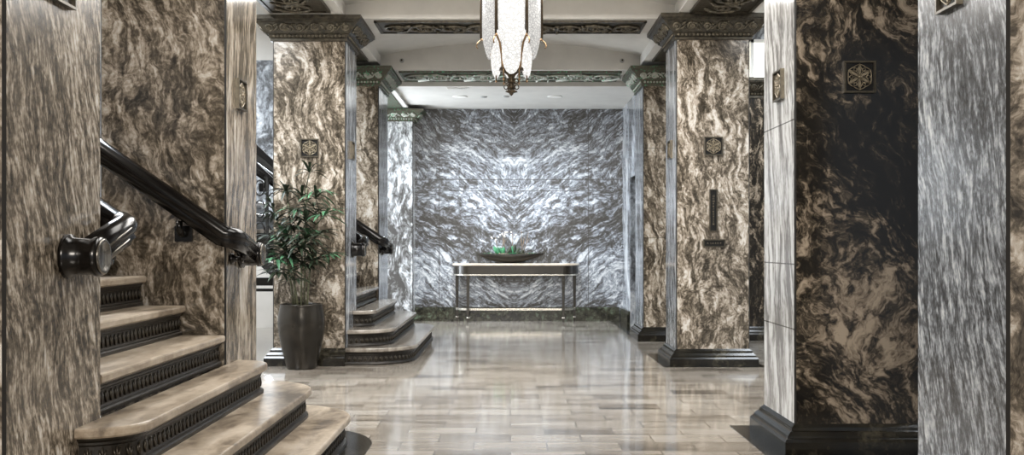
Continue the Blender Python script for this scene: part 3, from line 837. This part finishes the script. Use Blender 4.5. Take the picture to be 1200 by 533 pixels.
for (u, top, h) in ((-.26,-.20,.30),(-.28,-.44,.26),(-.1,-.16,.32),(.06,.08,.30),(.36,.34,.33),(.38,.55,.32),(.40,.42,.24)):
    a = Vector((u*.475,.01,.12)); b = Vector((top*.475,.02,.12+h)); m_ = a.lerp(b,.5)+Vector((rng.uniform(-.02,.02),0,0))
    mb = MB(); mb.tube([a,m_,b], [.006,.005,.003], 5)
    mb.tube([m_, m_+Vector((rng.uniform(-.05,.05),0,.07))], [.004,.002], 4)
    tw = mb.build('twig', M['twig'], t)
    if u < .1:
        mb = MB()
        for k in range(5): mb.ball(b+Vector((rng.uniform(-.05,.05),rng.uniform(-.02,.02),rng.uniform(-.06,.03))), .012, n=6)
        mb.build('blossom', M['blossom'], tw)

# ------------------------------------------------------------------ chandelier
t = thing('chandelier', (.008,7.2,2.12), 'hexagonal etched glass chandelier with lit panels hanging from the ceiling', 'chandelier')
zc = lambda y: 1.08+(286-y)*7.2/1200-2.12
def hexpanel(name, k, Rr, outline, mat, bulge):
    """one glass panel on side k of a hexagon of circumradius Rr; outline = (half width fraction, z)"""
    a = R(-90+60*k); nrm = Vector((math.cos(a), math.sin(a), 0)); tan = Vector((-math.sin(a), math.cos(a), 0)); ap = Rr*math.cos(R(30))
    mb = MB(); nn = 8
    front, back = [], []
    for hw, z in outline:
        f, b_ = [], []
        for j in range(nn+1):
            u = -1+2*j/nn; w = u*hw*Rr/2
            d = ap+bulge*(1-u*u)*min(1, hw*1.2)
            f.append(nrm*d+tan*w+Vector((0,0,z))); b_.append(nrm*(d-.008)+tan*w+Vector((0,0,z)))
        front.append(f+b_[::-1])
    mb.loft(front, 0, True); return mb.build(name, mat, t)
R1, R2 = .214, .15
top = 1.02
up_out = [(.86,top),(.86,.75),(.86,zc(30)),(.84,zc(44)),(.72,zc(50)),(.56,zc(56)),(.40,zc(61)),(.22,zc(65)),(.05,zc(67))]
lo_out = [(.50,zc(38)),(.72,zc(46)),(.86,zc(54)),(.88,zc(64)),(.84,zc(74)),(.68,zc(82)),(.46,zc(87)),(.2,zc(89.5)),(.04,zc(90))]
for k in range(6):
    hexpanel('upper_glass_panel', k, R1, up_out, M['glass_bright'] if k == 0 else M['glass_soft'], .02)
    hexpanel('lower_glass_panel', k, R2, lo_out, M['glass_bright'], .014)
for k in range(6):
    a = R(-60+60*k); d = Vector((math.cos(a), math.sin(a), 0)); Z = Vector((0,0,1))
    mb = MB(); p = d*R1
    mb.tube([p+Z*top, p+Z*zc(45)], .0085, 6)
    mb.build('rib', M['chand_dark'], t)
    mb = MB()
    mb.tube([p+Z*zc(45), d*(R1*.92)+Z*zc(48), d*(R2+.012)+Z*zc(54), d*(R2*.93)+Z*zc(66), d*(R2*.82)+Z*zc(79), d*(R2*.72)+Z*zc(83)], .0075, 6)
    mb.tube([p+Z*zc(47), d*(R1+.022)+Z*zc(50), d*(R1+.032)+Z*zc(54), d*(R1+.022)+Z*zc(57)], .005, 5)
    mb.tube([d*(R2*.72)+Z*zc(74), d*(R2*.72)+Z*zc(95)], .005, 5); mb.ball(d*(R2*.72)+Z*zc(95.5), .008, n=6)
    mb.build('bracket', M['brass'], t)
mb = MB()
for zz in (top, top-.05):
    hx_ = [(R1*1.02*math.cos(R(60*k)), R1*1.02*math.sin(R(60*k)), zz) for k in range(7)]
    mb.tube(hx_, .012, 6, closed=False)
mb.lathe([(.05,top-.03),(R1*.98,top-.02),(R1*.98,top+.0),(.10,top+.06),(.03,top+.10),(.012,top+.12),(.012,1.19),(.09,1.20),(.09,1.235),(.001,1.235)], 24)
mb.build('crown', M['chand_dark'], t)
mb = MB()
mb.lathe([(.001,zc(80)),(.09,zc(80)),(.095,zc(82)),(.06,zc(84)),(.03,zc(88)),(.018,zc(92)),(.03,zc(95)),(.018,zc(98)),(.012,zc(100)),(.03,zc(102)),(.012,zc(104)),(.012,zc(105.5)),(.040,zc(106.5)),(.043,zc(107.8)),(.018,zc(109)),(.011,zc(111)),(.001,zc(112.5))], 20)
for k in range(6):
    a = R(60*k); d = Vector((math.cos(a), math.sin(a), 0))
    for (r_, yy) in ((.035,95),(.038,102)):
        pts = [d*(r_+.014*math.cos(b_))+Vector((0,0,zc(yy)+.016*math.sin(b_))) for b_ in [i*math.pi/5 for i in range(11)]]
        mb.tube(pts, .004, 5)
mb.build('finial', M['chand_dark'], t)

# ------------------------------------------------------------------ small ceiling fittings
for (px, lab) in ((539,'round recessed ceiling lamp left of the chandelier tip'),(650,'round recessed ceiling lamp right of the chandelier tip')):
    d = (2.984-1.08)*1200/(286-113)
    t = thing('downlight', ((px-598)*d/1200, d, 2.984), lab, 'ceiling lamp', 'recessed lamps in the rear ceiling')
    mb = MB(); mb.lathe([(.082,-.008),(.095,-.008),(.095,0),(.082,0)], 28); mb.build('rim', M['white_trim'], t)
    mb = MB(); mb.lathe([(.001,-.006),(.082,-.006),(.082,-.001),(.001,-.001)], 28); mb.build('lens', M['lamp'], t)
for (px, py, lab) in ((567,113,'small grey ceiling disc between the left lamp and the chandelier'),(593,112.5,'small grey ceiling disc just left of the chandelier tip')):
    d = (2.984-1.08)*1200/(286-py)
    t = thing('smoke_detector', ((px-598)*d/1200, d, 2.984), lab, 'detector', 'ceiling discs of the rear bay')
    mb = MB(); mb.lathe([(.001,-.02),(.03,-.018),(.042,-.01),(.045,0),(.001,0)], 20); mb.build('housing', M['grille'], t)
d = (2.984-1.08)*1200/(286-103)
t = thing('ceiling_vent', ((536-598)*d/1200, d, 2.984), 'faint pale ceiling vent near the ornate beam', 'vent')
mb = MB()
for x0, x1, y0, y1 in ((-.13,.13,-.06,-.05),(-.13,.13,.05,.06),(-.13,-.12,-.05,.05),(.12,.13,-.05,.05)): mb.box(x0,x1,y0,y1,-.006,0)
mb.build('frame', M['white_trim'], t)
mb = MB()
for i in range(11): mb.box(-.115+i*.022,-.105+i*.022,-.05,.05,-.006,-.001)
mb.build('slat', M['plaster'], t)
for (px, lab) in ((471,'small round sprinkler on the beam face, left side'),(729,'small round sprinkler on the beam face, right side')):
    y = 11.58
    t = thing('sprinkler', ((px-598)*y/1200, y, 1.08+(286-71)*y/1200), lab, 'sprinkler', 'sprinklers on the beam face')
    mb = MB(); mb.lathe([(.001,-.012),(.022,-.010),(.026,0),(.001,0)], 16, axis='Y'); mb.build('escutcheon', M['grille'], t)
    mb = MB(); mb.lathe([(.001,-.035),(.011,-.034),(.011,-.03),(.005,-.028),(.005,-.01)], 12, axis='Y'); mb.build('nozzle', M['chand_dark'], t)

# ------------------------------------------------------------------ light
def area(name, loc, rot, sx, sy, power, c, spread=180):
    l = bpy.data.lights.new(name, 'AREA'); l.shape = 'RECTANGLE'; l.size = sx*S; l.size_y = sy*S; l.energy = power; l.color = c; l.spread = R(spread)
    o = bpy.data.objects.new(name, l); col.objects.link(o); o.location = Vector(loc)*S; o.rotation_euler = rot; return o
COOLC, WARMC = (.86,.93,1.0), (1.0,.86,.70)
dl = (2.984-1.08)*1200/(286-113)
for px in (539,650):
    l = bpy.data.lights.new('downlight_beam', 'SPOT'); l.energy = 330; l.color = (.82,.91,1); l.spot_size = R(150); l.spot_blend = 1; l.shadow_soft_size = .08
    o = bpy.data.objects.new('downlight_beam', l); col.objects.link(o); o.location = Vector(((px-598)*dl/1200, dl, 2.96))*S
area('vault_fill', (0,7.35,3.14), (0,0,0), 2.3, 2.55, 200, (1,.97,.93))  # added fill below the vault, out of frame, standing in for ceiling lamps
area('vault_fill_near', (0,4.45,3.14), (0,0,0), 1.8, 1.1, 52, (1,.97,.92))  # second added fill, brightens the nearest pillar sides and treads
area('aisle_light_left', (-3.6,7.4,3.9), (0,R(25),0), 2, 4, 760, COOLC)
area('stair_light_left', (-3.9,4.4,3.9), (0,R(25),0), 1.5, 1.5, 170, (1,.92,.84))
area('stair_light_far', (-3.2,10.8,3.9), (0,R(20),0), 1.5, 2, 240, COOLC)
area('aisle_light_right', (3.6,7.4,3.9), (0,R(-25),0), 2, 4, 380, COOLC)
area('aisle_light_right_rear', (3.4,11.0,3.9), (0,R(-15),0), 1.5, 2, 180, COOLC)
area('front_fill', (0,-2.5,2.9), (R(62),0,0), 2.6, 1.2, 300, (1,.92,.82))  # unseen fill added behind the camera to light the front faces
area('rear_fill', (-3.0,13.25,1.5), (0,R(-90),0), 2,1.2, 200, (.84,.92,1.0))  # added cool fill, hidden behind pillar and pilaster, brightens the rear ceiling
l = bpy.data.lights.new('chandelier_glow', 'POINT'); l.energy = 14; l.color = (1,.92,.82); l.shadow_soft_size = .12
o = bpy.data.objects.new('chandelier_glow', l); col.objects.link(o); o.location = Vector((.008,7.2,3.24))*S

w = bpy.data.worlds.new('World'); scn.world = w; w.use_nodes = True
bg = w.node_tree.nodes['Background']; bg.inputs['Color'].default_value = (.85,.92,1,1); bg.inputs['Strength'].default_value = .35

# ------------------------------------------------------------------ camera
cam = bpy.data.cameras.new('Camera'); co = bpy.data.objects.new('Camera', cam); col.objects.link(co)
co.location = Vector((0,0,1.08))*S; co.rotation_euler = (R(90),0,0)
cam.sensor_width = 36; cam.lens = 36; cam.clip_start = .05; cam.clip_end = 200
cam.shift_x = 2/1200; cam.shift_y = (286-266.5)/1200
scn.camera = co
scn.view_settings.view_transform = 'Standard'; scn.view_settings.look = 'None'
scn.view_settings.exposure = .5; scn.view_settings.gamma = 1; scn.view_settings.use_curve_mapping = False
